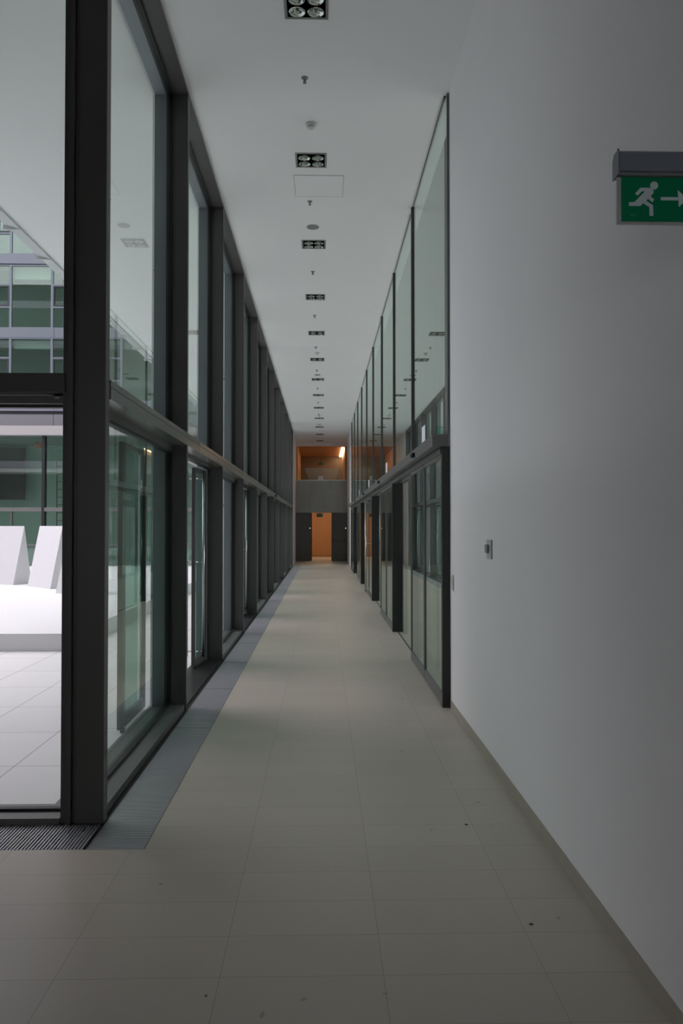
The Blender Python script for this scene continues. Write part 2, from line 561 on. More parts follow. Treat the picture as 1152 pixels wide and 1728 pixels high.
box(bm, -2.5 + 1.55, -1.497 + 1.55, -0.06, 0.04, ZT0 - 0.040, ZT0 + 0.005)
obj('door_track', bm, M['header'], r, None, 0.002)
bx('latch', (-1.56 + 1.55, -1.53 + 1.55, -0.065, -0.06, ZT0 - 0.012, ZT0 - 0.002), M['steel'], r)
bm = bmesh.new()
box(bm, -2.5 + 1.55, -1.497 + 1.55, 0.0, 0.05, ZT0 - 0.055, ZT0 - 0.040)
obj('gasket', bm, M['gasket'], r)
B('top_beam', (-2.5, -1.497, YC - 0.13, YC + 0.12, H - 0.035, H - 0.001), M['frame'])
B('sill', (-2.5, -1.497, 4.54, YC + 0.12, -0.05, 0.036), M['header'], 0.002)
B('glazing_bead', (-2.5, -1.497, YC - 0.005, YC + 0.035, 0.036, 0.052), M['gasket'])
B('upper_pane', (-2.5, -1.497, YC + 0.0, YC + 0.02, ZT1 + 0.012, H - 0.036), M['glass'])

# ------------------------------------------------------------------ floor gratings
def grating(name, x0, x1, y0, y1, along, pitch, label, group, bw=None):
    r = empty(name, ((x0 + x1) / 2, (y0 + y1) / 2, -0.05))
    cx, cy = (x0 + x1) / 2, (y0 + y1) / 2
    bm = bmesh.new()
    if along == 'X':       # bars run across the strip
        n = int((y1 - y0) / pitch)
        p = (y1 - y0) / n
        w = bw or p * 0.55
        for i in range(n):
            c = y0 + (i + 0.5) * p
            box(bm, x0 - cx + 0.006, x1 - cx - 0.006, c - w / 2 - cy, c + w / 2 - cy, 0.025, 0.049)
    else:
        n = int((x1 - x0) / pitch)
        p = (x1 - x0) / n
        w = bw or p * 0.35
        for i in range(n):
            c = x0 + (i + 0.5) * p
            box(bm, c - w / 2 - cx, c + w / 2 - cx, y0 - cy + 0.006, y1 - cy - 0.006, 0.025, 0.049)
    obj('grating_bars', bm, M['grate'], r)
    bm = bmesh.new()
    for a, b, c, d in ((x0, x0 + 0.006, y0, y1), (x1 - 0.006, x1, y0, y1), (x0 + 0.006, x1 - 0.006, y0, y0 + 0.005), (x0 + 0.006, x1 - 0.006, y1 - 0.005, y1)):
        box(bm, a - cx, b - cx, c - cy, d - cy, 0, 0.050)
    obj('edge_angle', bm, M['header'], r)
    return tag(r, label, 'floor grating', group)

grating('floor_grating', -2.9, -1.262, 4.19, 4.54, 'Y', 0.0186, 'floor grating with dark gaps running under the front glazing, left of the corner post', None)
gy = [4.19, 6.68]
while gy[-1] + 1.6 < YE:
    gy.append(gy[-1] + 1.6)
gy.append(YE)
for i, (a, b) in enumerate(zip(gy, gy[1:])):
    if i == 0:
        lab = 'nearest panel of the grey cross-barred grating strip, beside the corner post'
    elif i == len(gy) - 2:
        lab = 'farthest panel of the grey grating strip, at the far end of the corridor'
    else:
        lab = 'grey grating panel, %s from the near end of the strip along the left glazing' % ORD[i]
    grating('floor_grating', -1.245, -0.935, a + 0.002, b - 0.002, 'X', 0.0235, lab, 'grating panels along the left glazing')

# ------------------------------------------------------------------ right glazing
for u in range(5):                       # door units of two bays
    k0 = 2 * u
    last = (u == 4)
    y0, y1 = yk(k0), yk(k0 + 2) if not last else yk(9)
    yc = (y0 + y1) / 2
    r = struct(empty('door_right_%d' % (u + 1), (XR, yc, 0)))
    def B(name, x0, x1, a, b, z0, z1, m, par=None, bev=0.0):
        return bx(name, (x0 - XR, x1 - XR, a - yc, b - yc, z0, z1), m, par or r, bev)
    # header box
    bm = bmesh.new()
    box(bm, 1.035 - XR, 1.19 - XR, (y0 - 0.02 if u == 0 else y0) - yc, y1 - yc, 2.455, 2.57)
    obj('header_box', bm, M['header'], r, None, 0.002, 1)
    B('head_rail', 1.115, 1.19, y0 + 0.01, y1, 2.385, 2.45, M['frame'])
    B('post', 1.125, 1.20 if u == 0 else 1.285, y0 - 0.04, y0 + 0.03, 0, 2.452, M['black'])
    if u == 0:
        pass
    # two leaves in front
    lw = (yk(k0 + 1) - y0) / 2
    for j in range(2):
        a, b = y0 + 0.03 + j * lw, y0 + (j + 1) * lw + 0.0
        if j == 1:
            b = yk(k0 + 1)
        bm = bmesh.new()
        x0, x1 = 1.128 - XR, 1.158 - XR
        box(bm, x0, x1, a - yc, b - yc, 0.008, 0.115)
        box(bm, x0, x1, a - yc, b - yc, 2.35, 2.385)
        box(bm, x0, x1, b - 0.028 - yc, b - yc, 0.115, 2.35)
        if j == 1 or True:
            box(bm, x0, x1, a - yc, a + 0.016 - yc, 0.115, 2.35)
        lf = obj('door_leaf', bm, M['header'], r)
        bm = bmesh.new()
        box(bm, 1.139 - XR, 1.147 - XR, a + 0.016 - yc, b - 0.028 - yc, 0.115, 2.35)
        obj('glass_pane', bm, M['glass'], lf)
        if u == 2 and j == 0:
            for s in (1.045,):
                bm = bmesh.new()
                cyl(bm, (s - XR, b - 0.12 - yc, 0.10), 0.016, 0.016, 2.24, 16)
                for z in (0.18, 1.27, 2.28):
                    cyl(bm, (s - XR, b - 0.12 - yc, z), 0.008, 0.008, 1.13 - s, 10, 'X')
                obj('pull_handle', bm, M['steel'], lf)
    bm = bmesh.new()
    box(bm, 1.212 - XR, 1.222 - XR, y0 + 0.03 - yc, yk(k0 + 1) - 0.002 - yc, 0.004, 2.452)
    obj('fixed_pane', bm, M['glass'], r)
    if not last:
        # fixed pane set back
        a, b = yk(k0 + 1), y1 - 0.04
        bm = bmesh.new()
        box(bm, 1.212 - XR, 1.222 - XR, a - yc, b - yc, 0.004, 2.452)
        obj('fixed_pane', bm, M['glass'], r)
        B('floor_channel', 1.206, 1.228, a, b, 0.0, 0.006, M['gasket'])
        B('edge_profile', 1.160, 1.230, a + 0.002, a + 0.022, 0.006, 2.452, M['gasket'])
        B('inner_post', 1.285, 1.34, y1 - 0.30, y1 - 0.10, 0, 2.45, M['frame'])
    # motion sensor on the header
bx('door_right_post', (1.125, 1.285, yk(9) - 0.04, yk(9) + 0.03, 0, 2.452), M['black'])['kind'] = 'structure'

for b_ in range(9):                      # panes above the header
    y0, y1 = yk(b_), yk(b_ + 1)
    r = struct(empty('window_right_%d' % (b_ + 1), (XR, (y0 + y1) / 2, 2.57)))
    oy = (y0 + y1) / 2
    bm = bmesh.new()
    a = y0 + (0.0 if b_ == 0 else 0.02)
    box(bm, -0.008, 0.008, a - oy, y1 - 0.02 - oy, 0.0, H - 2.57 - 0.012)
    obj('glass_pane', bm, M['glass'], r)
    bm = bmesh.new()
    box(bm, -0.028, -0.009, y1 - 0.025 - oy, y1 + 0.025 - oy, 0, H - 2.57 - 0.002)
    box(bm, -0.009, 0.009, y1 - 0.019 - oy, y1 + 0.019 - oy, 0, H - 2.57 - 0.002)
    box(bm, 0.009, 0.030, y1 - 0.025 - oy, y1 + 0.025 - oy, 0, H - 2.57 - 0.002)
    obj('mullion', bm, M['frame'], r)
    bm = bmesh.new()
    box(bm, -0.010, 0.010, a - oy, y1 - 0.025 - oy, H - 2.57 - 0.012, H - 2.57 - 0.001)
    obj('glazing_bead', bm, M['gasket'], r)
bx('trim_1', (XR + 0.010, XW + 0.05, Y0 - 0.05, Y0 - 0.01, 2.57, H), M['header'])['kind'] = 'structure'

# motion sensors on the right header
for i, (y, txt) in enumerate(((8.85, 'nearest black motion sensor on the grey header over the right-hand doors'),
                              (14.25, 'second black motion sensor along the grey right-hand door header'),
                              (19.5, 'third black motion sensor along the grey right-hand door header'),
                              (24.8, 'fourth black motion sensor along the grey right-hand door header'))):
    r = empty('motion_sensor', (1.034, y, 2.475))
    bm = bmesh.new()
    prism(bm, [(-0.075, 0.0), (0.075, 0.0), (0.065, 0.05), (-0.065, 0.05)], 'X', -0.035, 0.0)
    obj('sensor_body', bm, M['gasket'], r, None, 0.008)
    bm = bmesh.new()
    cyl(bm, (-0.036, 0, 0.018), 0.012, 0.010, -0.008, 14, 'X')
    obj('lens', bm, M['black'], r)
    tag(r, txt, 'motion sensor', 'motion sensors on the right header')
r = empty('motion_sensor', (XI + 0.012, 20.9, ZT0 + 0.02))
bm = bmesh.new()
prism(bm, [(-0.07, 0.0), (0.07, 0.0), (0.06, 0.06), (-0.06, 0.06)], 'X', 0.0, 0.04)
obj('sensor_body', bm, M['gasket'], r, None, 0.008)
tag(r, 'small black motion sensor on the transom of the left glazing', 'motion sensor')

# paper notices on the upper panes, right above the header
for i, (y, z0, h, txt) in enumerate(((8.98, 2.615, 0.26, 'nearest white paper notice stuck on glass above the right-hand door header'),
                                     (14.2, 2.615, 0.24, 'second white paper notice above the right-hand door header'),
                                     (19.6, 2.615, 0.24, 'third white paper notice above the right-hand door header'),
                                     (24.9, 2.615, 0.24, 'fourth white paper notice above the right-hand door header'))):
    bm = bmesh.new()
    box(bm, -0.001, 0.0, -0.148, 0.148, 0, 0.21)
    o = obj('paper_notice', bm, M['paper'], None, (XR - 0.0085, y, 2.64))
    tag(o, txt, 'paper', 'paper notices above the right-hand doors')

# ------------------------------------------------------------------ ceiling fittings
def make_light():
    r = empty('ceiling_light', (0, 0, H))
    s = 0.175
    bm = bmesh.new()
    for a, b, c, d in ((-s, s, -s, -s + 0.022), (-s, s, s - 0.022, s), (-s, -s + 0.022, -s + 0.022, s - 0.022), (s - 0.022, s, -s + 0.022, s - 0.022)):
        box(bm, a, b, c, d, -0.006, 0.003)
    obj('frame', bm, M['dgrey_pl'], r)
    bm = bmesh.new()                      # flat black sheet: darkness of the open recess put into its colour
    q = s - 0.022
    box(bm, -q, q, -q, q, -0.0015, -0.0005)
    obj('housing', bm, M['void'], r)
    for sx in (-1, 1):
        for sy in (-1, 1):
            bm = bmesh.new()
            lathe(bm, (sx * 0.074, sy * 0.074, -0.002), [(0.066, 0.0), (0.067, -0.012), (0.060, -0.014), (0.052, -0.009), (0.040, -0.0045), (0.026, -0.002), (0.014, -0.001)], 14)
            for f in bm.faces:
                f.smooth = False
            lp = obj('lamp', bm, M['lamp_silver'], r)
            bm = bmesh.new()
            lathe(bm, (sx * 0.074, sy * 0.074, -0.004), [(0.014, 0.0), (0.014, -0.012), (0.006, -0.018)], 12)
            obj('bulb', bm, M['bulb'], lp)
    return r
XL_ = -0.13
proto = make_light()
for i in range(13):
    o = proto if i == 0 else copy_tree(proto)
    o.location = (XL_, 8.75 + (i - 1) * D, H)
    if i == 0:
        lab = 'square recessed downlight cut by the top edge of the photo, nearest of the ceiling row'
    elif i == 12:
        lab = 'square recessed downlight farthest down the ceiling row, close to the end wall'
    else:
        lab = 'square recessed four-lamp downlight, %s from the near end of the ceiling row' % ORD[i]
    tag(o, lab, 'ceiling light', 'square downlights along the corridor ceiling')

r = empty('sprinkler_head', (0, 0, H))
bm = bmesh.new()
lathe(bm, (0, 0, 0), [(0.032, 0.0), (0.032, -0.006), (0.018, -0.012)], 20)
obj('escutcheon', bm, M['dgrey_pl'], r)
bm = bmesh.new()
cyl(bm, (0, 0, -0.045), 0.006, 0.009, 0.035, 12)
cyl(bm, (0.010, 0, -0.045), 0.0025, 0.0025, 0.035, 8)
cyl(bm, (-0.010, 0, -0.045), 0.0025, 0.0025, 0.035, 8)
lathe(bm, (0, 0, -0.045), [(0.017, 0.0), (0.017, -0.004), (0.006, -0.007)], 16)
obj('nozzle', bm, M['dgrey_pl'], r)
for i in range(9):
    o = r if i == 0 else copy_tree(r)
    o.location = (-0.165 + 0.003 * i, 7.13 + i * D * 1.04 if i < 3 else 7.20 + i * 2.68, H)
    tag(o, 'small grey sprinkler head, %s from the near end of the ceiling' % ORD[i], 'sprinkler', 'sprinkler heads along the corridor ceiling')

r = empty('smoke_detector', (0, 0, H))
bm = bmesh.new()
lathe(bm, (0, 0, 0), [(0.052, 0.0), (0.052, -0.018), (0.046, -0.024), (0.030, -0.026)], 28)
obj('base', bm, M['off_white'], r)
bm = bmesh.new()
lathe(bm, (0, 0, -0.026), [(0.040, -0.010), (0.040, -0.018), (0.030, -0.026), (0.012, -0.032)], 28)
for i in range(6):
    a = i * PI / 3
    cyl(bm, (0.032 * math.cos(a), 0.032 * math.sin(a), -0.014), 0.004, 0.004, 0.014, 8)
obj('sensor_cap', bm, M['off_white'], r)
for i, (y, t) in enumerate(((7.95, 'off-white smoke detector nearest the camera, in front of the second downlight'),
                            (18.5, 'off-white smoke detector midway down the corridor ceiling'),
                            (29.0, 'off-white smoke detector far down the corridor ceiling'))):
    o = r if i == 0 else copy_tree(r)
    o.location = (-0.12, y, H)
    tag(o, t, 'smoke detector', 'smoke detectors on the corridor ceiling')

r = empty('ceiling_loudspeaker', (0, 0, H))
bm = bmesh.new()
lathe(bm, (0, 0, 0), [(0.088, 0.0), (0.088, -0.006), (0.080, -0.010)], 36)
obj('rim', bm, M['grey_pl'], r)
bm = bmesh.new()
lathe(bm, (0, 0, -0.0095), [(0.080, 0.0), (0.060, -0.004), (0.03, -0.006)], 36)
obj('grille', bm, M['dgrey_pl'], r)
for i, (y, t) in enumerate(((10.72, 'round grey ceiling loudspeaker nearest the camera, before the third downlight'),
                            (21.25, 'round grey ceiling loudspeaker midway down the corridor'),
                            (31.6, 'round grey ceiling loudspeaker near the end of the corridor'))):
    o = r if i == 0 else copy_tree(r)
    o.location = (-0.135, y, H)
    tag(o, t, 'loudspeaker', 'round loudspeakers on the corridor ceiling')

r = empty('access_hatch', (-0.045, 9.42, H))
bm = bmesh.new()
s = 0.295
box(bm, -s + 0.006, s - 0.006, -s + 0.006, s - 0.006, -0.004, 0)
obj('hatch_panel', bm, M['ceil'], r)
bm = bmesh.new()
for a, b, c, d in ((-s, s, -s, -s + 0.006), (-s, s, s - 0.006, s), (-s, -s + 0.006, -s, s), (s - 0.006, s, -s, s)):
    box(bm, a, b, c, d, -0.0045, 0.0)
obj('hatch_gap', bm, M['grey_pl'], r)
tag(r, 'square white access hatch flush in the ceiling behind the second downlight', 'access hatch')

# ------------------------------------------------------------------ exit sign on the right wall
YS = 2.25
r = empty('exit_sign', (0.870, YS, 2.611))
K = 1 / 3945.0
def sp(px, py):            # sign drawing units -> local metres
    return ((px - 455) * K, 0.105 - (py - 520) * K)
bm = bmesh.new()
# housing: a bar with chamfered upper edge, running to the wall
prism(bm, [(-0.022, 0.115), (0.026, 0.115), (0.026, 0.160), (0.014, 0.178), (-0.012, 0.178), (-0.022, 0.170)], 'X', -0.014, 0.329)
obj('housing', bm, M['housing'], r, None, 0.002)
bm = bmesh.new()
prism(bm, [(-0.0225, 0.106), (0.0265, 0.104), (0.0265, 0.160), (0.0145, 0.1785), (-0.012, 0.1785), (-0.0225, 0.1705)], 'X', -0.017, -0.014)
obj('end_cap', bm, M['housing'], r, None, 0.001)
bm = bmesh.new()
cyl(bm, (-0.008, 0.002, 0.178), 0.0025, 0.0025, 0.012, 10)
obj('fixing_pin', bm, M['black'], r)
bx('light_rail', (-0.014, 0.329, -0.012, 0.024, 0.107, 0.1155), M['dgrey_pl'], r)
bm = bmesh.new()
box(bm, -0.0125, 0.31, 0.002, 0.012, -0.030, 0.110)
obj('diffuser_plate', bm, M['acryl'], r, None, 0.001)
bx('sign_face', (0.0, 0.298, -0.0015, 0.002, -0.023, 0.106), M['green'], r)
bm = bmesh.new()
y_ = (-0.0030, -0.0015)
def poly(pts):
    prism(bm, [sp(*p) for p in pts][::-1], 'Y', y_[0], y_[1])
hc = (830, 613)
poly([(hc[0] + 46 * math.cos(t * PI / 14), hc[1] + 46 * math.sin(t * PI / 14)) for t in range(28)])
poly([(670, 640), (790, 640), (822, 672), (822, 698), (785, 742), (728, 800), (700, 820), (600, 806), (720, 683), (690, 677), (672, 666)])
poly([(670, 640), (692, 677), (640, 730), (608, 708)])
poly([(600, 806), (700, 820), (668, 851), (537, 851), (537, 809)])
poly([(785, 738), (830, 776), (808, 806), (748, 760)])
poly([(728, 786), (815, 842), (772, 866), (704, 820)])
poly([(772, 858), (815, 842), (817, 964), (773, 964)])
poly([(907, 746), (1104, 746), (1104, 782), (907, 782)])
poly([(1103, 664), (1215, 762), (1115, 858)])
obj('pictogram', bm, M['picto'], r)
bm = bmesh.new()
for i in range(3):
    x = 552 + i * 22
    prism(bm, [sp(x, 948), sp(x + 14, 948), sp(x + 14, 953), sp(x, 953)], 'Y', -0.0025, -0.0015)
    prism(bm, [sp(x, 956), sp(x + 14, 956), sp(x + 14, 960), sp(x, 960)], 'Y', -0.0025, -0.0015)
    prism(bm, [sp(x + 5, 953), sp(x + 9, 953), sp(x + 9, 968), sp(x + 5, 968)], 'Y', -0.0025, -0.0015)
obj('maker_marks', bm, mat('pale_green_print', (0.10, 0.35, 0.25)), r)
tag(r, 'green exit sign with running figure and arrow on the white right wall', 'exit sign')

# ------------------------------------------------------------------ switch plates on the right wall
r = empty('wall_switch', (XW, 5.62, 1.535))
bm = bmesh.new()
box(bm, -0.012, 0, -0.095, 0.055, -0.068, 0.068)
obj('plate', bm, M['grey_pl'], r, None, 0.003)
bm = bmesh.new()
box(bm, -0.028, -0.012, -0.035, 0.045, -0.028, 0.035)
obj('key_cylinder', bm, M['dgrey_pl'], r, None, 0.006)
tag(r, 'grey key switch box projecting from the white right wall at eye height', 'wall switch')
r = empty('call_plate', (XW, 7.19, 1.18))
bx('plate', (-0.006, 0, -0.045, 0.045, -0.075, 0.075), M['off_white'], r, 0.001)
bm = bmesh.new()
box(bm, -0.008, -0.006, -0.038, -0.030, -0.060, 0.060)
box(bm, -0.008, -0.006, 0.026, 0.030, -0.060, 0.060)
obj('slot', bm, M['gasket'], r)
tag(r, 'thin white slotted plate low on the right wall edge beside the first black door post', 'switch plate')

# ------------------------------------------------------------------ bits on the floor
for (x, y, s_, t) in ((0.82, 4.48, 0.014, 'small brown dry leaf on the stone floor near the right wall'),
                      (0.89, 3.36, 0.012, 'small dark crumb on the stone floor at a tile joint, nearest the right wall'),
                      (-0.42, 2.88, 0.006, 'tiny dark crumb on the stone floor near the bottom edge of the photo')):
    bm = bmesh.new()
    pts = []
    for i in range(9):
        a = 2 * PI * i / 9
        q = s_ * (0.6 + 0.5 * random.random())
        pts.append((q * math.cos(a), q * 0.8 * math.sin(a)))
    A = [bm.verts.new((p[0], p[1], 0.001 + 0.004 * random.random())) for p in pts]
    c = bm.verts.new((0, 0, 0.008)); c2 = bm.verts.new((0, 0, 0.0))
    for i in range(9):
        bm.faces.new((A[i], A[(i + 1) % 9], c)); bm.faces.new((A[(i + 1) % 9], A[i], c2))
    o = obj('floor_debris', bm, M['debris'], None, (x, y, 0))
    tag(o, t, 'debris')

# ------------------------------------------------------------------ courtyard: plinth and white leaning sculptures
bm = bmesh.new()
box(bm, -14.0, -3.38, 10.80, 28.0, 0.0, 0.24)
tag(obj('plinth', bm, M['stone_w'], None, None, 0.006), 'low wide white platform in the courtyard carrying the white wedge sculptures', 'platform')

def wedge(fl, fr, depth, h, sh, label):
    """tent-shaped solid: front base edge fl-fr, ridge above, back base edge mirrored"""
    fl, fr = Vector(fl), Vector(fr)
    d = (fr - fl).normalized()
    n = Vector((-d.y, d.x))
    if n.y < 0:
        n = -n
    base = (fl + fr) / 2
    def loc(p, z):
        return (p.x - base.x, p.y - base.y, z)
    bm = bmesh.new()
    rf = n * depth / 2 + d * sh
    P = [loc(fl, 0), loc(fr, 0), loc(fr + n * depth, 0), loc(fl + n * depth, 0), loc(fl + rf, h), loc(fr + rf, h)]
    V = [bm.verts.new(p) for p in P]
    for f in ((0, 1, 5, 4), (2, 3, 4, 5), (1, 2, 5), (3, 0, 4), (0, 3, 2, 1)):
        bm.faces.new([V[i] for i in f])
    o = obj('wedge_sculpture', bm, M['white'], None, (base.x, base.y, 0.24))
    return tag(o, label, 'sculpture', 'white wedge sculptures in the courtyard')
wedge((-9.0, 20.3), (-7.68, 19.72), 0.62, 1.465, 0.05, 'wide white wedge sculpture at the left edge of the photo, leftmost on the platform')
wedge((-7.15, 19.25), (-6.33, 18.45), 0.62, 1.465, -0.02, 'white slab-like wedge sculpture just left of the corner post')
wedge((-5.80, 17.25), (-4.95, 16.9), 0.62, 1.30, 0.05, 'white wedge sculpture mostly hidden behind the corner post')

# ------------------------------------------------------------------ soffit edge: pale metal gutter strip in lengths
n_ = 0
y = 7.2
while y < YE - 1.2:
    bm = bmesh.new()
    prism(bm, [(-0.20, 0.02), (0.0, -0.03), (0.0, 0.22), (-0.04, 0.26), (-0.22, 0.26)], 'Y', 0.012, 1.205)
    box(bm, -0.235, 0.004, 1.17, 1.215, -0.035, 0.03)
    o = obj('trim_%d' % (n_ + 2), bm, M['cover'], None, (-4.15, y, H))
    o['kind'] = 'structure'
    n_ += 1
    y += 1.22

# ------------------------------------------------------------------ far building across the courtyard
YF = 33.75
b = empty('office_building', (-14, YF, 0))
def fb(name, d, m, par=None, bev=0.0):
    x0, x1, y0, y1, z0, z1 = d
    return bx(name, (x0 + 14, x1 + 14, y0 - YF, y1 - YF, z0, z1), m, par or b, bev)
fb('slab_edge', (-26.4, -1.62, YF - 0.35, YF + 0.3, 5.56, 5.95), M['fascia'])
for i in range(9):
    x1 = -4.2 - i * 2.44
    fb('cladding_panel', (x1 - 2.42, x1, YF + 0.05, YF + 0.2, 5.95, 6.48), M['clad2'])
fb('shadow_gap', (-26.4, -1.62, YF + 0.12, YF + 0.3, 6.48, 6.62), M['dline'])
for z0 in (6.62, 9.76, 12.94, 16.1):
    for i in range(9):
        x1 = -4.16 - i * 2.44
        fb('band_panel', (x1 - 2.425, x1, YF - 0.02, YF + 0.25, z0, z0 + 0.40), M['clad'])
bx('wall_far_core', (-26.4, -4.0, YF + 1.6, YF + 1.9, 5.95, 20), M['dark_in'])['kind'] = 'structure'
for z0 in (6.62, 9.76, 12.94):
    bx('floor_far_storey', (-26.4, -4.0, YF + 0.34, YF + 1.6, z0 - 0.2, z0 + 0.35), M['fascia'])['kind'] = 'structure'
# windows: wide fixed light beside a narrow three-part light
XM = -13.35
for si, z0 in enumerate((7.02, 10.16, 13.34)):
    z1 = z0 + 2.74 if si < 2 else z0 + 2.76
    for j in range(-5, 4):
        xa = XM + j * 2.36
        if xa + 2.36 > -3.9:
            continue
        # wide
        bm = bmesh.new()
        w = 0.05
        def fr(bm, x0, x1, z0, z1, w, y0=0.0, y1=0.12):
            box(bm, x0 + 14, x0 + w + 14, y0, y1, z0, z1)
            box(bm, x1 - w + 14, x1 + 14, y0, y1, z0, z1)
            box(bm, x0 + w + 14, x1 - w + 14, y0, y1, z0, z0 + w)
            box(bm, x0 + w + 14, x1 - w + 14, y0, y1, z1 - w, z1)
        fr(bm, xa, xa + 1.77, z0, z1, 0.055)
        f = obj('window', bm, M['clad'], b)
        bx('pane', (xa + 14.05, xa + 1.72 + 14, 0.05, 0.07, z0 + 0.05, z1 - 0.05), M['glass_far'], f)
        if si < 2:
            bx('blind', (xa + 14.08, xa + 1.69 + 14, 0.30, 0.32, z1 - 0.42 - 0.12 * ((j + si) % 2), z1 - 0.02), M['leafg'], f)
        # narrow, three lights high
        bm = bmesh.new()
        x0, x1 = xa + 1.77, xa + 2.36
        fr(bm, x0, x1, z0, z1, 0.045)
        for q in (0.88, 1.84):
            box(bm, x0 + 0.045 + 14, x1 - 0.045 + 14, 0.0, 0.12, z0 + q, z0 + q + 0.07)
        f = obj('window', bm, M['clad'], b)
        bx('pane', (x0 + 14.04, x1 - 0.04 + 14, 0.05, 0.07, z0 + 0.04, z1 - 0.04), M['glass_far'], f)
        bm = bmesh.new()
        fr(bm, x0 + 0.05, x1 - 0.05, z0 + 0.96, z0 + 1.83, 0.05, -0.015, 0.06)
        obj('casement', bm, M['dline'], f)
# ground floor glazing
for i in range(9):
    x = -11.90 + (i - 5) * 2.633
    if x > -4:
        continue
    fb('mullion', (x - 0.06, x + 0.06, YF - 0.02, YF + 0.26, 0, 5.56), M['black'])
    if x + 2.6 < -1.5:
        g = fb('glass_bay', (x + 0.06, x + 2.573, YF + 0.10, YF + 0.12, 0.05, 5.56), M['glass_far'])
        fb('transom', (x + 0.06, x + 2.573, YF - 0.04, YF + 0.25, 2.33, 2.50), M['header'])
        fb('door_post', (x + 1.24, x + 1.32, YF + 0.0, YF + 0.09, 0, 2.33), M['frame'])
        fb('door_rail', (x + 0.10, x + 2.53, YF + 0.03, YF + 0.09, 0.86, 0.94), M['header'])
bx('wall_far_hall', (-26.4, -1.62, YF + 4.2, YF + 4.4, 0, 5.56), M['wall_in'])['kind'] = 'structure'
bx('floor_far_hall', (-26.4, -1.62, YF, YF + 4.2, -0.1, 0.0), M['paving'])['kind'] = 'structure'
bx('ceiling_far_hall', (-26.4, -1.62, YF + 0.3, YF + 4.4, 5.56, 5.9), M['fascia'])['kind'] = 'structure'
tag(b, 'glazed office building across the courtyard with lavender bands and white slab edge', 'building')
bx('wall_hall_side', (-26.6, -26.4, YF, YF + 4.4, 0, 21), M['fascia'])['kind'] = 'structure'

# things inside the far hall
r = empty('dark_screen', (-14.6, YF + 3.6, 2.95))
bx('screen_panel', (-1.3, 0.56, 0, 0.08, 0.0, 2.45), mat('dark_screen_face', (0.008, 0.014, 0.012), 0.4), r)
bx('screen_back', (-1.2, 0.46, 0.08, 0.30, 0.2, 2.25), M['black'], r)
tag(r, 'large dark rectangular panel seen through the far courtyard glazing', 'panel')
r = empty('orange_ball', (-12.55, YF + 1.2, 5.56))  # round orange body hung on a short cord
bm = bmesh.new(); cyl(bm, (0, 0, -0.14), 0.006, 0.006, 0.14, 8); obj('cord', bm, M['black'], r)
bm = bmesh.new(); lathe(bm, (0, 0, -0.30), [(0.05, -0.14), (0.14, -0.07), (0.17, 0.02), (0.13, 0.12), (0.04, 0.16)], 20); obj('ball', bm, M['orange'], r)
tag(r, 'small orange ball hanging behind the far glazing by a mullion', 'lamp')
r = empty('ladder', (-11.45, YF + 0.9, 0.0))
bm = bmesh.new()
for x in (-0.17, 0.17):
    box(bm, x - 0.015, x + 0.015, -0.03, 0.03, 0, 4.55)
obj('rails', bm, M['black'], r)
bm = bmesh.new()
for i in range(13):
    cyl(bm, (-0.16, 0, 0.25 + i * 0.34), 0.014, 0.014, 0.32, 8, 'X')
obj('rungs', bm, M['black'], r)
tag(r, 'tall black ladder behind the far glazing next to the corner post', 'ladder')

# ------------------------------------------------------------------ end of the corridor
DX0, DX1 = -0.56, 0.44
bm = bmesh.new()
box(bm, -1.30, XW, YW, YW + 0.25, 2.36, 3.93)
struct(obj('wall_end_upper', bm, M['panel_st'], None, None))
bx('wall_end_left', (-1.30, DX0, YW + 0.06, YW + 0.25, 0, 2.36), M['panel_dk'])['kind'] = 'structure'
bx('wall_end_right', (DX1, XW, YW + 0.06, YW + 0.25, 0, 2.36), M['panel_dk'])['kind'] = 'structure'
bx('wall_end_top', (-1.30, XW, YW, YW + 0.25, 5.64, H), M['plaster'])['kind'] = 'structure'
bm = bmesh.new()
box(bm, -1.30, XW, YW + 0.25, 44.4, 3.68, 3.93)
struct(obj('floor_gallery', bm, M['brown']))
bx('trim_gallery', (-1.28, 1.13, YW - 0.01, YW + 0.02, 3.93, 3.97), M['steel'])['kind'] = 'structure'
bx('ceiling_gallery', (-1.30, XW, YW + 0.25, 44.7, 5.64, 5.8), M['warm_ceiling'])['kind'] = 'structure'
bx('wall_gallery_back', (-1.6, XW + 0.3, 44.4, 44.7, 3.6, 5.8), M['brown'])['kind'] = 'structure'
bx('wall_gallery_left', (-1.6, -1.22, YW + 0.25, 44.4, 3.6, 5.8), M['wood'])['kind'] = 'structure'
bx('wall_gallery_right', (1.10, XW + 0.3, YW + 0.25, 44.4, 3.6, 5.8), M['wood'])['kind'] = 'structure'
bx('window_gallery', (-1.22, 1.10, YW + 0.04, YW + 0.055, 3.97, 4.55), M['glass'])['kind'] = 'structure'
bx('wall_passage_back', (-1.6, 1.6, 44.2, 44.4, 0, 3.68), M['wood'])['kind'] = 'structure'
bx('wall_passage_left', (-1.6, -1.3, YW + 0.25, 44.2, 0, 3.68), M['wood'])['kind'] = 'structure'
bx('wall_passage_right', (1.2, 1.5, YW + 0.3, 44.2, 0, 3.68), M['wood'])['kind'] = 'structure'
bx('baseboard_passage', (-1.3, 1.2, 44.18, 44.2, 0, 0.03), M['brown'])['kind'] = 'structure'

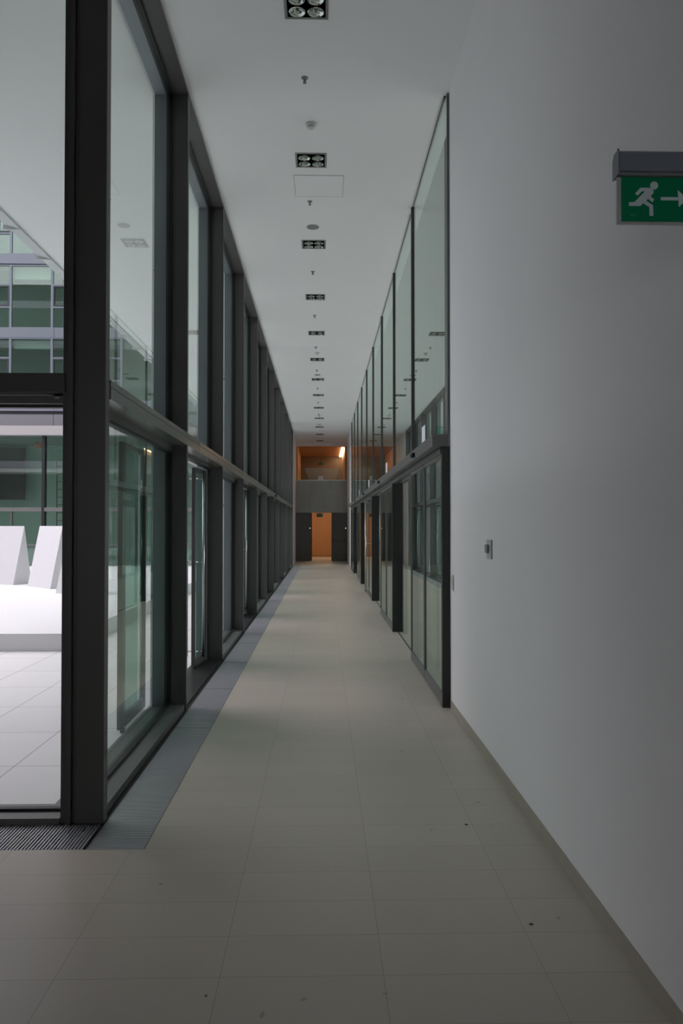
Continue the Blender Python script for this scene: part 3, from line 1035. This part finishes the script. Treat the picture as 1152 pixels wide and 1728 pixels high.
# open dark door leaf at the left jamb of the passage, with lever handle
r = struct(empty('door_end', (DX0 - 0.02, YW + 0.26, 0)))
lf = bx('door_leaf', (0.0, 0.05, 0.0, 0.95, 0.01, 2.34), M['black'], r)
bm = bmesh.new()
cyl(bm, (0.05, 0.10, 0.98), 0.010, 0.010, 0.06, 12, 'X')
cyl(bm, (0.105, 0.10, 0.98), 0.010, 0.010, 0.13, 12, 'Y')
box(bm, 0.05, 0.056, 0.07, 0.13, 0.88, 1.08)
obj('lever_handle', bm, M['black'], lf)
# push bar door on the right
r = struct(empty('door_end_right', (0.80, YW + 0.05, 0)))
lf = bx('door_leaf', (-0.34, 0.32, -0.03, 0.008, 0.01, 2.33), M['panel_dk'], r)
bm = bmesh.new()
cyl(bm, (-0.28, -0.09, 0.96), 0.016, 0.016, 0.54, 12, 'X')
for x in (-0.27, 0.25):
    box(bm, x - 0.02, x + 0.02, -0.09, -0.03, 0.93, 1.08)
obj('push_bar', bm, M['black'], lf)

for x, t in ((DX0 - 0.06, 'small box with a bright spot left of the orange passage opening'), (1.13, 'small box with a bright spot right of the orange passage, by the white wall')):
    r = empty('bright_spot_box', (x, YW + (0.06 if x < 0 else 0.02), 1.60))
    bx('box_body', (-0.03, 0.03, -0.02, 0, -0.06, 0.04), M['dgrey_pl'], r, 0.003)
    bx('bright_spot', (-0.018, 0.018, -0.026, -0.02, -0.015, 0.02), mat('bright_spot_face', (0.9, 0.9, 0.9), 0.3, 0, 0.5, (1, 0.95, 0.9), 0.5), r)  # small pale block with weak emission
    tag(r, t, 'card reader')

r = empty('exit_sign', (-0.13, YW - 0.12, 2.15))
bx('sign_box', (-0.15, 0.15, -0.015, 0.015, 0.0, 0.17), M['green_lo'], r, 0.003)
bx('pictogram', (-0.10, 0.10, -0.018, -0.015, 0.05, 0.12), mat('faint_print', (0.06, 0.22, 0.20), 0.5), r)
bm = bmesh.new(); cyl(bm, (0, 0, 0.17), 0.008, 0.008, 0.05, 8); box(bm, -0.05, 0.05, -0.02, 0.12, 0.205, 0.215); obj('bracket', bm, M['black'], r)
tag(r, 'dull green exit sign above the orange passage at the end of the corridor', 'exit sign')
r = empty('exit_sign', (-0.10, 43.0, 5.05))
bx('sign_box', (-0.14, 0.14, -0.015, 0.015, 0.0, 0.15), M['green_lo'], r, 0.003)
bm = bmesh.new(); cyl(bm, (0, 0, 0.15), 0.008, 0.008, 0.44, 8); obj('rod', bm, M['black'], r)
tag(r, 'small dark green exit sign hanging inside the upper gallery', 'exit sign')
r = empty('exit_sign', (2.14, 14.3, 3.38))  # added sign standing in for an unclear green reflection in the pane
bx('sign_box', (-0.07, 0.07, -0.015, 0.015, 0.0, 0.16), mat('reflection_green', (0.05, 0.35, 0.25), 0.4), r, 0.003)
bm = bmesh.new(); cyl(bm, (-0.05, 0, 0.16), 0.004, 0.004, H - 3.54, 8); cyl(bm, (0.05, 0, 0.16), 0.004, 0.004, H - 3.54, 8); obj('suspension_rods', bm, M['steel'], r)
tag(r, 'added green sign standing in for a faint green reflection in the first upper pane on the right', 'exit sign')
bm = bmesh.new(); box(bm, -0.12, 0.12, 0, 0.002, 0, 0.19)
tag(obj('paper_notice', bm, M['paper'], None, (-0.09, YW + 0.036, 3.975)), 'pale paper notice on the gallery balustrade over the steel panel', 'paper')

# strip lamp in the gallery and its light, passage lamp
r = empty('strip_light', (1.0, 41.6, 5.638))
bx('lens', (-0.05, 0.05, -2.6, 2.6, -0.03, -0.001), M['strip'], r)
bx('lamp_body', (-0.06, 0.06, -2.65, 2.65, -0.012, 0.0), M['off_white'], r)
tag(r, 'glowing warm strip light on the ceiling of the upper gallery', 'strip light')
def area(name, loc, sx, sy, e, c, rot=(0, 0, 0)):
    l = bpy.data.lights.new(name, 'AREA')
    l.shape = 'RECTANGLE'
    l.size, l.size_y = sx, sy
    l.energy = e
    l.color = c
    o = bpy.data.objects.new(name, l)
    COL.objects.link(o)
    o.location = loc
    o.rotation_euler = rot
    return o
r = empty('passage_lamp', (0.3, 41.5, 3.68))
bx('lens', (-0.4, 0.4, -0.4, 0.4, -0.03, -0.001), mat('passage_lamp_lens', (0.9, 0.8, 0.6), 0.5, 0, 0.5, (1.0, 0.74, 0.48), 8.5), r)
bx('rim', (-0.43, 0.43, -0.43, 0.43, -0.018, 0.0), M['off_white'], r)
tag(r, 'warm ceiling lamp out of sight above the orange passage', 'lamp')
